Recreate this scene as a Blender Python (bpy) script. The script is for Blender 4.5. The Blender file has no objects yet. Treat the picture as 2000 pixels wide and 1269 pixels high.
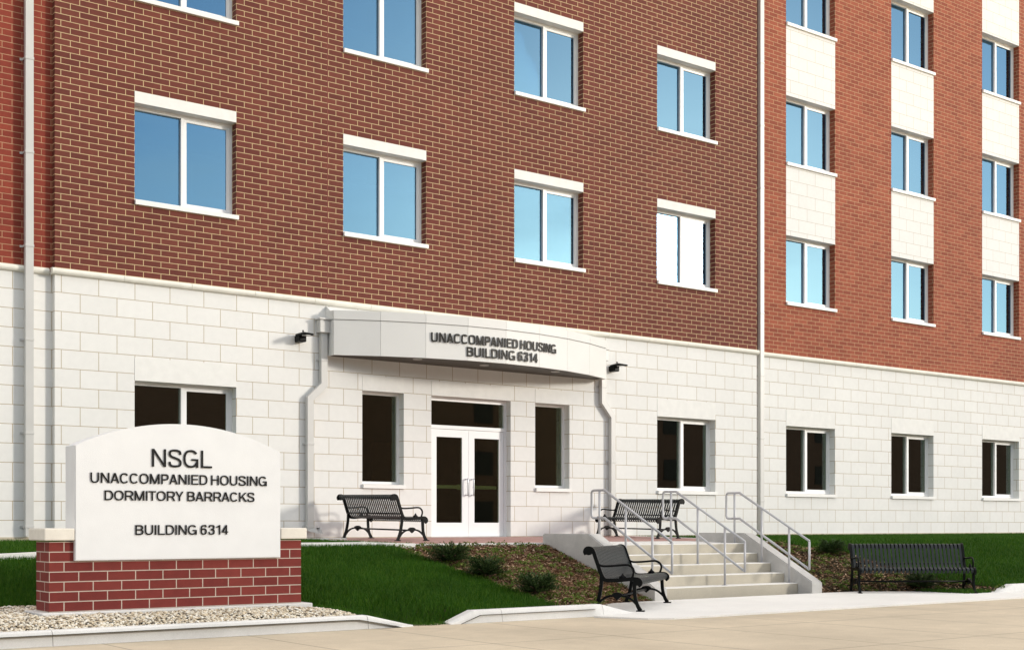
import bpy, bmesh, math, random
import numpy as np
from mathutils import Vector, Matrix
random.seed(7); rng = np.random.default_rng(7)
C = bpy.context.scene.collection
SC = bpy.context.scene
R = math.radians

# ------------------------------------------------------------------ camera, sky, sun, exposure
cam_d = bpy.data.cameras.new('camera'); cam = bpy.data.objects.new('camera', cam_d); C.objects.link(cam)
cam.location = (-7.7924, -21.060, 1.15)
cam.rotation_euler = (R(90), 0, -R(36.633))
cam_d.sensor_width = 36; cam_d.lens = 2516.38/2000*36
cam_d.shift_y = (1024.4-634.5)/2000
cam_d.clip_start = 0.1; cam_d.clip_end = 4000
SC.camera = cam

SUN_DIR = Vector((.676, -.703, .213)).normalized()      # towards the sun
SUN_EL = math.asin(SUN_DIR.z); SUN_AZ = math.atan2(SUN_DIR.x, SUN_DIR.y)
w = bpy.data.worlds.new('World'); SC.world = w; w.use_nodes = True
nt = w.node_tree; bg = nt.nodes['Background']
sky = nt.nodes.new('ShaderNodeTexSky'); sky.sky_type = 'NISHITA'; sky.sun_disc = False
sky.sun_elevation = SUN_EL; sky.sun_rotation = SUN_AZ
sky.air_density = 1.0; sky.dust_density = 0.6; sky.ozone_density = 2.0
# unseen bright cloud added overhead and behind as fill light, thin wisps lower down
def WN(t, **k):
    n = nt.nodes.new(t)
    for a, v in k.items(): setattr(n, a, v)
    return n
tc = WN('ShaderNodeTexCoord'); sx = WN('ShaderNodeSeparateXYZ'); nt.links.new(tc.outputs['Generated'], sx.inputs[0])
def wmap(src, a, b, c, d):
    m = WN('ShaderNodeMapRange', interpolation_type='SMOOTHSTEP'); nt.links.new(src, m.inputs[0])
    for i, v in enumerate((a, b, c, d)): m.inputs[i+1].default_value = v
    return m.outputs[0]
def wmath(op, a, b):
    m = WN('ShaderNodeMath', operation=op, use_clamp=True)
    for i, v in enumerate((a, b)):
        if isinstance(v, (int, float)): m.inputs[i].default_value = v
        else: nt.links.new(v, m.inputs[i])
    return m.outputs[0]
mp = WN('ShaderNodeMapping'); mp.inputs['Scale'].default_value = (1, 1, 3.2); nt.links.new(tc.outputs['Generated'], mp.inputs[0])
cn = WN('ShaderNodeTexNoise'); cn.inputs['Scale'].default_value = 2.6; cn.inputs['Detail'].default_value = 8; cn.inputs['Roughness'].default_value = .55; nt.links.new(mp.outputs[0], cn.inputs['Vector'])
high = wmap(sx.outputs[2], .38, .62, 0, 1); back = wmap(sx.outputs[1], -.35, .1, 0, 1)
fill_veil = wmath('MULTIPLY', wmath('MAXIMUM', high, back), wmap(cn.outputs[0], .25, .6, .75, 1))
wisp = wmap(cn.outputs[0], .50, .75, 0, .45)
fac = wmath('MAXIMUM', fill_veil, wisp)
cm = WN('ShaderNodeMix', data_type='RGBA'); nt.links.new(fac, cm.inputs['Factor']); nt.links.new(sky.outputs[0], cm.inputs[6]); cm.inputs[7].default_value = (6.9, 6.7, 6.45, 1)
nt.links.new(cm.outputs[2], bg.inputs[0]); bg.inputs[1].default_value = 0.12
sl = bpy.data.lights.new('sun', 'SUN'); so = bpy.data.objects.new('sun', sl); C.objects.link(so)
sl.energy = 1.15; sl.angle = R(7.2); sl.color = (1.0, .935, .84)
so.rotation_euler = SUN_DIR.to_track_quat('Z', 'Y').to_euler()
so.location = (30, -40, 30)
SC.view_settings.view_transform = 'Standard'; SC.view_settings.look = 'None'
SC.view_settings.exposure = 0.93; SC.view_settings.gamma = 1.0
SC.cycles.sample_clamp_direct = 6; SC.cycles.sample_clamp_indirect = 5    # keeps the sun's mirror image in the glass free of jagged edges

# ------------------------------------------------------------------ materials
def mat(name):
    m = bpy.data.materials.new(name); m.use_nodes = True
    return m, m.node_tree.nodes, m.node_tree.links, m.node_tree.nodes['Principled BSDF']
def N(ns, t, **k):
    n = ns.new(t)
    for a, v in k.items(): setattr(n, a, v)
    return n
def ramp(ns, stops):
    r = ns.new('ShaderNodeValToRGB')
    e = r.color_ramp.elements
    while len(e) < len(stops): e.new(.5)
    for i, (p, c) in enumerate(stops): e[i].position = p; e[i].color = (*c, 1)
    return r
def plain(name, col, rough=.6, spec=.5, metal=0, var=.08, nscale=3, bump=.0, bscale=60, coat=0):
    """one real-world base colour, broken up by soft wear and a fine grain"""
    m, ns, ln, b = mat(name)
    geo = N(ns, 'ShaderNodeNewGeometry')
    n = N(ns, 'ShaderNodeTexNoise'); n.inputs['Scale'].default_value = nscale; n.inputs['Detail'].default_value = 6
    ln.new(geo.outputs['Position'], n.inputs['Vector'])
    lo = [c*(1-var) for c in col]; hi = [min(1, c*(1+var)) for c in col]
    r = ramp(ns, [(.3, lo), (.7, hi)]); ln.new(n.outputs[0], r.inputs[0]); ln.new(r.outputs[0], b.inputs['Base Color'])
    b.inputs['Roughness'].default_value = rough; b.inputs['Metallic'].default_value = metal
    b.inputs['Specular IOR Level'].default_value = spec; b.inputs['Coat Weight'].default_value = coat
    if bump:
        n2 = N(ns, 'ShaderNodeTexNoise'); n2.inputs['Scale'].default_value = bscale; n2.inputs['Detail'].default_value = 4
        ln.new(geo.outputs['Position'], n2.inputs['Vector'])
        bp = N(ns, 'ShaderNodeBump'); bp.inputs['Strength'].default_value = bump; bp.inputs['Distance'].default_value = .004
        ln.new(n2.outputs[0], bp.inputs['Height']); ln.new(bp.outputs[0], b.inputs['Normal'])
    return m
def masonry(name, c1, c2, mortar, bw, rh, ms, u0, v0, rough=.8, vary=.10, bump=.6, patch=.06, ysign=1.0, smooth=.05):
    """running bond laid along the wall and round its corners: u = x + y, v = z"""
    m, ns, ln, b = mat(name)
    geo = N(ns, 'ShaderNodeNewGeometry'); sep = N(ns, 'ShaderNodeSeparateXYZ'); ln.new(geo.outputs['Position'], sep.inputs[0])
    my = N(ns, 'ShaderNodeMath', operation='MULTIPLY_ADD'); my.inputs[1].default_value = ysign; ln.new(sep.outputs[1], my.inputs[0]); ln.new(sep.outputs[0], my.inputs[2])
    u = N(ns, 'ShaderNodeMath', operation='SUBTRACT'); u.inputs[1].default_value = u0; ln.new(my.outputs[0], u.inputs[0])
    v = N(ns, 'ShaderNodeMath', operation='SUBTRACT'); v.inputs[1].default_value = v0; ln.new(sep.outputs[2], v.inputs[0])
    cb = N(ns, 'ShaderNodeCombineXYZ'); ln.new(u.outputs[0], cb.inputs[0]); ln.new(v.outputs[0], cb.inputs[1])
    br = N(ns, 'ShaderNodeTexBrick'); ln.new(cb.outputs[0], br.inputs['Vector'])
    br.offset = .5; br.offset_frequency = 2; br.squash = 1; br.squash_frequency = 2
    br.inputs['Scale'].default_value = 1; br.inputs['Brick Width'].default_value = bw; br.inputs['Row Height'].default_value = rh
    br.inputs['Mortar Size'].default_value = ms; br.inputs['Mortar Smooth'].default_value = smooth; br.inputs['Bias'].default_value = 0
    br.inputs['Color1'].default_value = (*c1, 1); br.inputs['Color2'].default_value = (*c2, 1); br.inputs['Mortar'].default_value = (*mortar, 1)
    n = N(ns, 'ShaderNodeTexNoise'); n.inputs['Scale'].default_value = 9; n.inputs['Detail'].default_value = 7
    ln.new(geo.outputs['Position'], n.inputs['Vector'])
    n2 = N(ns, 'ShaderNodeTexNoise'); n2.inputs['Scale'].default_value = .45; n2.inputs['Detail'].default_value = 3
    ln.new(geo.outputs['Position'], n2.inputs['Vector'])
    mr = N(ns, 'ShaderNodeMapRange'); mr.inputs[1].default_value = .25; mr.inputs[2].default_value = .75
    mr.inputs[3].default_value = 1-vary; mr.inputs[4].default_value = 1+vary; ln.new(n.outputs[0], mr.inputs[0])
    mr2 = N(ns, 'ShaderNodeMapRange'); mr2.inputs[1].default_value = .3; mr2.inputs[2].default_value = .7
    mr2.inputs[3].default_value = 1-patch; mr2.inputs[4].default_value = 1+patch; ln.new(n2.outputs[0], mr2.inputs[0])
    mm = N(ns, 'ShaderNodeMath', operation='MULTIPLY'); ln.new(mr.outputs[0], mm.inputs[0]); ln.new(mr2.outputs[0], mm.inputs[1])
    vm = N(ns, 'ShaderNodeVectorMath', operation='SCALE'); ln.new(br.outputs['Color'], vm.inputs[0]); ln.new(mm.outputs[0], vm.inputs['Scale'])
    ln.new(vm.outputs[0], b.inputs['Base Color']); b.inputs['Roughness'].default_value = rough
    b.inputs['Specular IOR Level'].default_value = .3
    inv = N(ns, 'ShaderNodeMath', operation='SUBTRACT'); inv.inputs[0].default_value = 1; ln.new(br.outputs['Fac'], inv.inputs[1])
    n3 = N(ns, 'ShaderNodeTexNoise'); n3.inputs['Scale'].default_value = 70; n3.inputs['Detail'].default_value = 3
    ln.new(geo.outputs['Position'], n3.inputs['Vector'])
    ad = N(ns, 'ShaderNodeMath', operation='MULTIPLY_ADD'); ad.inputs[1].default_value = .25; ln.new(n3.outputs[0], ad.inputs[0]); ln.new(inv.outputs[0], ad.inputs[2])
    bp = N(ns, 'ShaderNodeBump'); bp.inputs['Strength'].default_value = bump; bp.inputs['Distance'].default_value = .006
    ln.new(ad.outputs[0], bp.inputs['Height']); ln.new(bp.outputs[0], b.inputs['Normal'])
    return m
BR = dict(bw=.3048, rh=.10014, ms=.0056, u0=0, v0=8.400-.10014)
TAN = (.60, .45, .25)
M = {}
M['brick_brown'] = masonry('brown_brick', (.120, .029, .020), (.160, .041, .027), TAN, **BR)
M['brick_red'] = masonry('red_brick', (.205, .033, .020), (.255, .046, .026), (.44, .26, .15), **BR)
M['brick_orange'] = masonry('orange_brick', (.24, .057, .030), (.33, .088, .046), (.52, .34, .19), **BR)
M['stone'] = masonry('cream_stone', (.755, .745, .715), (.785, .775, .745), (.40, .31, .19), bw=.6096, rh=.3067, ms=.0052, u0=11.894, v0=1.836, rough=.75, vary=.025, bump=.32, patch=.025)
M['panel_stone'] = masonry('panel_stone', (.77, .76, .735), (.79, .78, .755), (.46, .40, .30), bw=.6096, rh=.3067, ms=.0042, u0=16.3, v0=1.836+.05, rough=.75, vary=.03, bump=.2, patch=.02)
M['sign_brick'] = masonry('sign_brick', (.150, .022, .018), (.195, .032, .025), (.50, .42, .35), bw=.3048, rh=.1035, ms=.0055, u0=-3.691+7.536, v0=.248, ysign=-1.0)
M['far_brick'] = masonry('far_brick', (.11, .06, .04), (.13, .07, .05), (.2, .16, .12), bw=.3, rh=.1, ms=.005, u0=0, v0=0)
M['cast'] = plain('cast_stone', (.78, .77, .735), .7, .3, var=.04, nscale=6, bump=.15)
M['ledge'] = plain('ledge_stone', (.76, .74, .66), .7, .3, var=.06, nscale=5, bump=.2)
M['frame'] = plain('white_window_frame', (.80, .79, .78), .35, .5, var=.02)
M['sill'] = plain('white_sill', (.80, .79, .76), .45, .4, var=.03)
M['doorwhite'] = plain('white_door_paint', (.82, .82, .82), .3, .5, var=.015)
M['downspout'] = plain('beige_metal', (.55, .54, .515), .38, .5, var=.03)
M['fascia'] = plain('fascia_metal', (.71, .70, .67), .5, .35, var=.02, nscale=1.5)
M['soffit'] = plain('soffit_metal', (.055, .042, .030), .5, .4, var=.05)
M['flash'] = plain('white_flashing', (.78, .77, .75), .5, .4, var=.03)
M['caulk'] = plain('red_caulk', (.20, .055, .04), .7, .3)
M['letters_dark'] = plain('bronze_letters', (.024, .022, .018), .5, .25, var=.1)
M['letters_black'] = plain('black_letters', (.006, .006, .006), .55, .2, var=.1)
M['black'] = plain('black_paint', (.003, .0034, .0038), .38, .12, var=.15, nscale=20)
M['slat'] = plain('black_slat_sky_tint', (.014, .019, .021), .34, .30, var=.15, nscale=14)  # sky reflection put into the slats' black as a faint green-grey tint
M['lamp'] = plain('black_lamp_casting', (.0035, .004, .0045), .45, .15)
M['lens'] = plain('lamp_lens', (.6, .6, .58), .2, .5)
M['steel'] = plain('brushed_steel', (.62, .62, .64), .3, .5, metal=.9, var=.05)
M['rail'] = plain('grey_painted_rail', (.46, .46, .475), .35, .5, metal=.1, var=.04)
M['pushbar'] = plain('green_push_bar', (.45, .62, .40), .35, .5)
M['signpanel'] = plain('white_stucco', (.745, .75, .75), .85, .3, var=.025, nscale=4, bump=.35, bscale=120)
M['capstone'] = plain('cap_stone', (.72, .68, .60), .8, .3, var=.07, nscale=8, bump=.3)
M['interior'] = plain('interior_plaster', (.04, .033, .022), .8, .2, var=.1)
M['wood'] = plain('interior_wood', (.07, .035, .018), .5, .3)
M['roofing'] = plain('roofing', (.25, .25, .25), .9, .2)
M['stem'] = plain('bark', (.09, .06, .04), .9, .2)
M['foundation'] = plain('foundation_concrete', (.55, .48, .36), .9, .2, var=.12, nscale=4, bump=.4)

def glass(name, fac=.24, tint=(.37, .70, 1.0), trans=(.45, .50, .45), rough=0.0):
    m, ns, ln, b = mat(name); ns.remove(b)
    out = ns['Material Output']
    g = N(ns, 'ShaderNodeBsdfGlossy'); g.inputs['Color'].default_value = (*tint, 1); g.inputs['Roughness'].default_value = rough
    t = N(ns, 'ShaderNodeBsdfTransparent'); t.inputs['Color'].default_value = (*trans, 1)
    lw = N(ns, 'ShaderNodeFresnel'); lw.inputs[0].default_value = 1.5
    a = N(ns, 'ShaderNodeMath', operation='ADD'); a.use_clamp = True; a.inputs[1].default_value = fac; ln.new(lw.outputs[0], a.inputs[0])
    geo = N(ns, 'ShaderNodeNewGeometry')
    nz = N(ns, 'ShaderNodeTexNoise'); nz.inputs['Scale'].default_value = 1.2; ln.new(geo.outputs['Position'], nz.inputs['Vector'])
    bp = N(ns, 'ShaderNodeBump'); bp.inputs['Strength'].default_value = .02; bp.inputs['Distance'].default_value = .02
    ln.new(nz.outputs[0], bp.inputs['Height']); ln.new(bp.outputs[0], g.inputs['Normal'])
    mx = N(ns, 'ShaderNodeMixShader'); ln.new(a.outputs[0], mx.inputs[0]); ln.new(t.outputs[0], mx.inputs[1]); ln.new(g.outputs[0], mx.inputs[2])
    ln.new(mx.outputs[0], out.inputs[0])
    return m
M['glass'] = glass('window_glass')
M['lower_glass'] = glass('lower_glass', .13, (.80, .92, .82), (.5, .5, .42))
M['door_glass'] = glass('door_glass', .06, (.85, .95, .85), (.76, .76, .62))

def concrete(name, c, scale=1.0, stain=.10, joints=None, rough=.85):
    m, ns, ln, b = mat(name)
    geo = N(ns, 'ShaderNodeNewGeometry')
    def noise(s, d=6):
        n = N(ns, 'ShaderNodeTexNoise'); n.inputs['Scale'].default_value = s; n.inputs['Detail'].default_value = d; ln.new(geo.outputs['Position'], n.inputs['Vector']); return n
    a, f = noise(.5*scale), noise(55*scale, 3)
    def mr(n, lo, hi):
        k = N(ns, 'ShaderNodeMapRange'); k.inputs[1].default_value = .3; k.inputs[2].default_value = .7; k.inputs[3].default_value = lo; k.inputs[4].default_value = hi
        ln.new(n.outputs[0], k.inputs[0]); return k
    p = N(ns, 'ShaderNodeMath', operation='MULTIPLY'); ln.new(mr(a, 1-stain, 1+stain).outputs[0], p.inputs[0]); ln.new(mr(f, .93, 1.07).outputs[0], p.inputs[1])
    w1 = N(ns, 'ShaderNodeTexNoise'); w1.inputs['Scale'].default_value = 2.3*scale; w1.inputs['Detail'].default_value = 9; w1.inputs['Roughness'].default_value = .7; w1.inputs['Distortion'].default_value = 1.2; ln.new(geo.outputs['Position'], w1.inputs['Vector'])
    p2 = N(ns, 'ShaderNodeMath', operation='MULTIPLY'); ln.new(p.outputs[0], p2.inputs[0]); ln.new(mr(w1, 1-stain*.7, 1+stain*.5).outputs[0], p2.inputs[1]); p = p2
    last = p
    height = f.outputs[0]
    if joints:
        sep = N(ns, 'ShaderNodeSeparateXYZ'); ln.new(geo.outputs['Position'], sep.inputs[0])
        for ax, off, per, wd in joints:
            s = N(ns, 'ShaderNodeMath', operation='SUBTRACT'); s.inputs[1].default_value = off-per/2; ln.new(sep.outputs[ax], s.inputs[0])
            md = N(ns, 'ShaderNodeMath', operation='FLOORED_MODULO'); md.inputs[1].default_value = per; ln.new(s.outputs[0], md.inputs[0])
            c0 = N(ns, 'ShaderNodeMath', operation='SUBTRACT'); c0.inputs[1].default_value = per/2; ln.new(md.outputs[0], c0.inputs[0])
            ab = N(ns, 'ShaderNodeMath', operation='ABSOLUTE'); ln.new(c0.outputs[0], ab.inputs[0])
            k = N(ns, 'ShaderNodeMapRange'); k.inputs[1].default_value = wd*.4; k.inputs[2].default_value = wd; k.inputs[3].default_value = .55; k.inputs[4].default_value = 1
            ln.new(ab.outputs[0], k.inputs[0])
            q = N(ns, 'ShaderNodeMath', operation='MULTIPLY'); ln.new(last.outputs[0], q.inputs[0]); ln.new(k.outputs[0], q.inputs[1]); last = q
    vm = N(ns, 'ShaderNodeVectorMath', operation='SCALE'); vm.inputs[0].default_value = c; ln.new(last.outputs[0], vm.inputs['Scale'])
    ln.new(vm.outputs[0], b.inputs['Base Color']); b.inputs['Roughness'].default_value = rough; b.inputs['Specular IOR Level'].default_value = .3
    bp = N(ns, 'ShaderNodeBump'); bp.inputs['Strength'].default_value = .3; bp.inputs['Distance'].default_value = .003
    ln.new(height, bp.inputs['Height']); ln.new(bp.outputs[0], b.inputs['Normal'])
    return m
M['plaza'] = concrete('tan_concrete', (.54, .46, .345), 1, .13, joints=[(0, -3.45, 1.55, .016), (1, -13.1, 2.35, .016)])
M['white_conc'] = concrete('pale_concrete', (.76, .75, .72), 1, .06)
M['kerb'] = concrete('kerb_concrete', (.68, .67, .65), 2, .08)
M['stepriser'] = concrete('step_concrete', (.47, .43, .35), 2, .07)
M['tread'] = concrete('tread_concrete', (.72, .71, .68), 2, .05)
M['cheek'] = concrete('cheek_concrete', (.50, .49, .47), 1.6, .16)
M['asphalt'] = concrete('asphalt', (.06, .06, .06), 1, .1)
M['soil'] = plain('soil', (.035, .030, .016), .95, .1, var=.3, nscale=9, bump=.5)
M['mulchbase'] = plain('mulch_base', (.15, .085, .05), .95, .1, var=.5, nscale=30, bump=.8, bscale=40)
M['lawnbase'] = plain('lawn_base', (.015, .045, .008), .95, .1, var=.3, nscale=6)
M['paver'] = masonry('red_pavers', (.34, .17, .15), (.44, .26, .23), (.45, .38, .34), bw=.2, rh=.1, ms=.004, u0=0, v0=0)
# pavers lie flat: lay the bond out over x and y
_n = M['paver'].node_tree; _s = [n for n in _n.nodes if n.type == 'SEPXYZ'][0]
for l in list(_n.links):
    if l.from_node == _s and l.from_socket == _s.outputs[2]: tgt = l.to_socket; _n.links.remove(l); _n.links.new(_s.outputs[1], tgt)
    elif l.from_node == _s and l.from_socket == _s.outputs[1] and l.to_node.operation == 'MULTIPLY_ADD': _n.links.remove(l)

def attr_mat(name, stops, rough=.8, trans=0.0, spec=.2, patch=None):
    """colour picked per piece (blade, chip, pebble, leaf) by a stored random number"""
    m, ns, ln, b = mat(name)
    at = N(ns, 'ShaderNodeAttribute'); at.attribute_name = 'tone'
    r = ramp(ns, stops); ln.new(at.outputs['Fac'], r.inputs[0])
    col = r.outputs[0]
    if patch:
        geo = N(ns, 'ShaderNodeNewGeometry'); n = N(ns, 'ShaderNodeTexNoise'); n.inputs['Scale'].default_value = patch[0]; n.inputs['Detail'].default_value = 3
        ln.new(geo.outputs['Position'], n.inputs['Vector'])
        k = N(ns, 'ShaderNodeMapRange'); k.inputs[1].default_value = .3; k.inputs[2].default_value = .7; k.inputs[3].default_value = 1-patch[1]; k.inputs[4].default_value = 1+patch[1]; ln.new(n.outputs[0], k.inputs[0])
        vm = N(ns, 'ShaderNodeVectorMath', operation='SCALE'); ln.new(col, vm.inputs[0]); ln.new(k.outputs[0], vm.inputs['Scale']); col = vm.outputs[0]
    ln.new(col, b.inputs['Base Color']); b.inputs['Roughness'].default_value = rough; b.inputs['Specular IOR Level'].default_value = spec
    if trans:
        t = N(ns, 'ShaderNodeBsdfTranslucent'); ln.new(col, t.inputs[0])
        mx = N(ns, 'ShaderNodeMixShader'); mx.inputs[0].default_value = trans
        ln.new(b.outputs[0], mx.inputs[1]); ln.new(t.outputs[0], mx.inputs[2]); ln.new(mx.outputs[0], ns['Material Output'].inputs[0])
    return m
M['grass'] = attr_mat('grass_blades', [(0, (.018, .076, .0025)), (.6, (.036, .114, .004)), (1, (.080, .160, .010))], .6, .3, patch=(.9, .18))
M['pebble'] = attr_mat('pebbles', [(0, (.10, .09, .08)), (.12, (.30, .24, .17)), (.35, (.58, .48, .34)), (.7, (.72, .66, .54)), (1, (.82, .79, .72))], .7)
M['chip'] = attr_mat('mulch_chips', [(0, (.09, .048, .026)), (.4, (.24, .14, .08)), (.85, (.43, .28, .17)), (1, (.62, .50, .36))], .9)
M['cover'] = attr_mat('ground_cover_leaves', [(0, (.055, .095, .012)), (.6, (.11, .175, .026)), (1, (.22, .25, .06))], .6, .25)
M['shrub'] = attr_mat('juniper_leaves', [(0, (.018, .038, .010)), (.6, (.048, .092, .026)), (1, (.12, .17, .05))], .6, .15)

# ------------------------------------------------------------------ object helpers
def tag(o, label=None, cat=None, group=None, kind=None):
    if label: o['label'] = label
    if cat: o['category'] = cat
    if group: o['group'] = group
    if kind: o['kind'] = kind
    return o
def thing(name, loc, label, cat, group=None, rz=0):
    o = bpy.data.objects.new(name, None); C.objects.link(o); o.empty_display_size = .2
    o.location = loc; o.rotation_euler = (0, 0, rz)
    return tag(o, label, cat, group)
def obj(name, bm, m, parent=None, smooth=False, world=False):
    """link a bmesh as ONE mesh object; world=True: its points are given in world coordinates under an unrotated parent"""
    me = bpy.data.meshes.new(name)
    if isinstance(bm, bmesh.types.BMesh):
        bmesh.ops.recalc_face_normals(bm, faces=bm.faces[:]); bm.to_mesh(me); bm.free()
    else: me = bm; me.name = name
    ms = m if isinstance(m, (list, tuple)) else [m]
    for k in ms: me.materials.append(M[k] if isinstance(k, str) else k)
    if smooth:
        for p in me.polygons: p.use_smooth = True
    o = bpy.data.objects.new(name, me); C.objects.link(o)
    if parent:
        o.parent = parent
        if world and parent.type == 'EMPTY' and parent.parent is None: o.location = -parent.location
    return o
def box(bm, x0, x1, y0, y1, z0, z1, bev=0, mi=0):
    v = [bm.verts.new(p) for p in ((x0,y0,z0),(x1,y0,z0),(x1,y1,z0),(x0,y1,z0),(x0,y0,z1),(x1,y0,z1),(x1,y1,z1),(x0,y1,z1))]
    fs = [bm.faces.new([v[i] for i in q]) for q in ((0,3,2,1),(4,5,6,7),(0,1,5,4),(1,2,6,5),(2,3,7,6),(3,0,4,7))]
    for f in fs: f.material_index = mi
    if bev: bmesh.ops.bevel(bm, geom=list({e for f in fs for e in f.edges}), offset=bev, segments=2, affect='EDGES', profile=.5)
def quad(bm, a, b, c, d, mi=0):
    f = bm.faces.new([bm.verts.new(p) for p in (a, b, c, d)]); f.material_index = mi; return f
def prism(bm, pts, z0, z1):
    """polygon in x,y pulled up from z0 to z1"""
    a = [bm.verts.new((x, y, z0)) for x, y in pts]; b = [bm.verts.new((x, y, z1)) for x, y in pts]
    n = len(pts); bm.faces.new(a[::-1]); bm.faces.new(b)
    for i in range(n): bm.faces.new((a[i], a[(i+1) % n], b[(i+1) % n], b[i]))
def extr(bm, pts, axis, t0, t1):
    """polygon extruded along an axis; pts are the two other coordinates in x,y,z order"""
    def P(p, t): q = list(p); q.insert(axis, t); return q
    a = [bm.verts.new(P(p, t0)) for p in pts]; b = [bm.verts.new(P(p, t1)) for p in pts]
    n = len(pts); bm.faces.new(a[::-1]); bm.faces.new(b)
    for i in range(n): bm.faces.new((a[i], a[(i+1) % n], b[(i+1) % n], b[i]))
def smooth_path(pts, k=5):
    P = [Vector(p) for p in pts]; out = []
    for i in range(len(P)-1):
        p0 = P[i-1] if i else P[0]*2-P[1]; p1 = P[i]; p2 = P[i+1]; p3 = P[i+2] if i+2 < len(P) else P[-1]*2-P[-2]
        for j in range(k):
            t = j/k
            out.append(.5*((2*p1)+(p2-p0)*t+(2*p0-5*p1+4*p2-p3)*t*t+(3*p1-p0-3*p2+p3)*t**3))
    out.append(P[-1]); return out
def sweep(bm, pts, sec, side=None, scale=None, caps=True):
    """sweep a closed 2-D section along a path; side fixes the section's first axis"""
    P = [Vector(p) for p in pts]; rings = []
    prev = None
    for i, p in enumerate(P):
        t = (P[min(i+1, len(P)-1)]-P[max(i-1, 0)]).normalized()
        if side: a = Vector(side)
        elif prev is None: a = t.cross(Vector((0, 0, 1))) if abs(t.z) < .9 else t.cross(Vector((0, 1, 0)))
        else: a = prev-t*prev.dot(t)
        a.normalize(); prev = a; b = t.cross(a).normalized()
        s = scale[i] if scale else 1
        k = 1.0
        if 0 < i < len(P)-1:                                     # keep the width through a mitre
            c = (P[i]-P[i-1]).normalized().dot(t); k = 1/max(c, .5)
        rings.append([bm.verts.new(p+a*(x*s)+b*(y*s*(k if side else 1))) for x, y in sec])
    n = len(sec)
    for r0, r1 in zip(rings, rings[1:]):
        for j in range(n): bm.faces.new((r0[j], r0[(j+1) % n], r1[(j+1) % n], r1[j]))
    if caps: bm.faces.new(rings[0][::-1]); bm.faces.new(rings[-1])
def circ(r, n=10): return [(r*math.cos(2*math.pi*i/n), r*math.sin(2*math.pi*i/n)) for i in range(n)]
def rect(a, b): return [(-a/2, -b/2), (a/2, -b/2), (a/2, b/2), (-a/2, b/2)]
def raw_mesh(name, verts, faces_n, k, tone=None):
    """numpy verts (n,3) grouped k per face, every face its own vertices; tone = one number per face"""
    me = bpy.data.meshes.new(name); nf = len(verts)//k
    me.vertices.add(len(verts)); me.vertices.foreach_set('co', np.asarray(verts, np.float32).ravel())
    me.loops.add(len(verts)); me.loops.foreach_set('vertex_index', np.arange(len(verts), dtype=np.int32))
    me.polygons.add(nf); me.polygons.foreach_set('loop_start', np.arange(0, len(verts), k, dtype=np.int32)); me.polygons.foreach_set('loop_total', np.full(nf, k, dtype=np.int32))
    if tone is not None:
        a = me.attributes.new('tone', 'FLOAT', 'FACE'); a.data.foreach_set('value', np.asarray(tone, np.float32))
    me.update(calc_edges=True); return me
# ---- sans-serif capitals drawn as strokes and bars; every piece sits a hair above the last
def _strip(path, h, closed=False):
    P = [Vector((*p, 0)) for p in path]; n = len(P); out = []
    for i, p in enumerate(P):
        d0 = (p-P[i-1]).normalized() if (i or closed) else None; d1 = (P[(i+1) % n]-p).normalized() if (i < n-1 or closed) else None
        t = ((d0 or d1)+(d1 or d0)).normalized(); k = h/max(.5, t.dot(d0 or d1)); m = Vector((-t.y, t.x, 0))*k
        out.append(((p+m)[:2], (p-m)[:2]))
    if closed: out.append(out[0])
    return [[a[0], a[1], b[1], b[0]] for a, b in zip(out, out[1:])]
def _ell(cx, cy, rx, ry, a0, a1, n=26, e=2.4):
    o = []
    for i in range(n+1):
        a = R(a0+(a1-a0)*i/n); c, s_ = math.cos(a), math.sin(a)
        o.append((cx+rx*math.copysign(abs(c)**(2/e), c), cy+ry*math.copysign(abs(s_)**(2/e), s_)))
    return o
def _cr(pts): return [tuple(p[:2]) for p in smooth_path([(*p, 0) for p in pts], 5)]
GW = dict(A=.95, B=.88, C=.95, D=.92, E=.80, G=1.0, H=.90, K=.93, L=.74, M=1.08, N=.92, O=1.02, P=.84, R=.92, S=.87, T=.84, U=.90, Y=.92)
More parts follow.
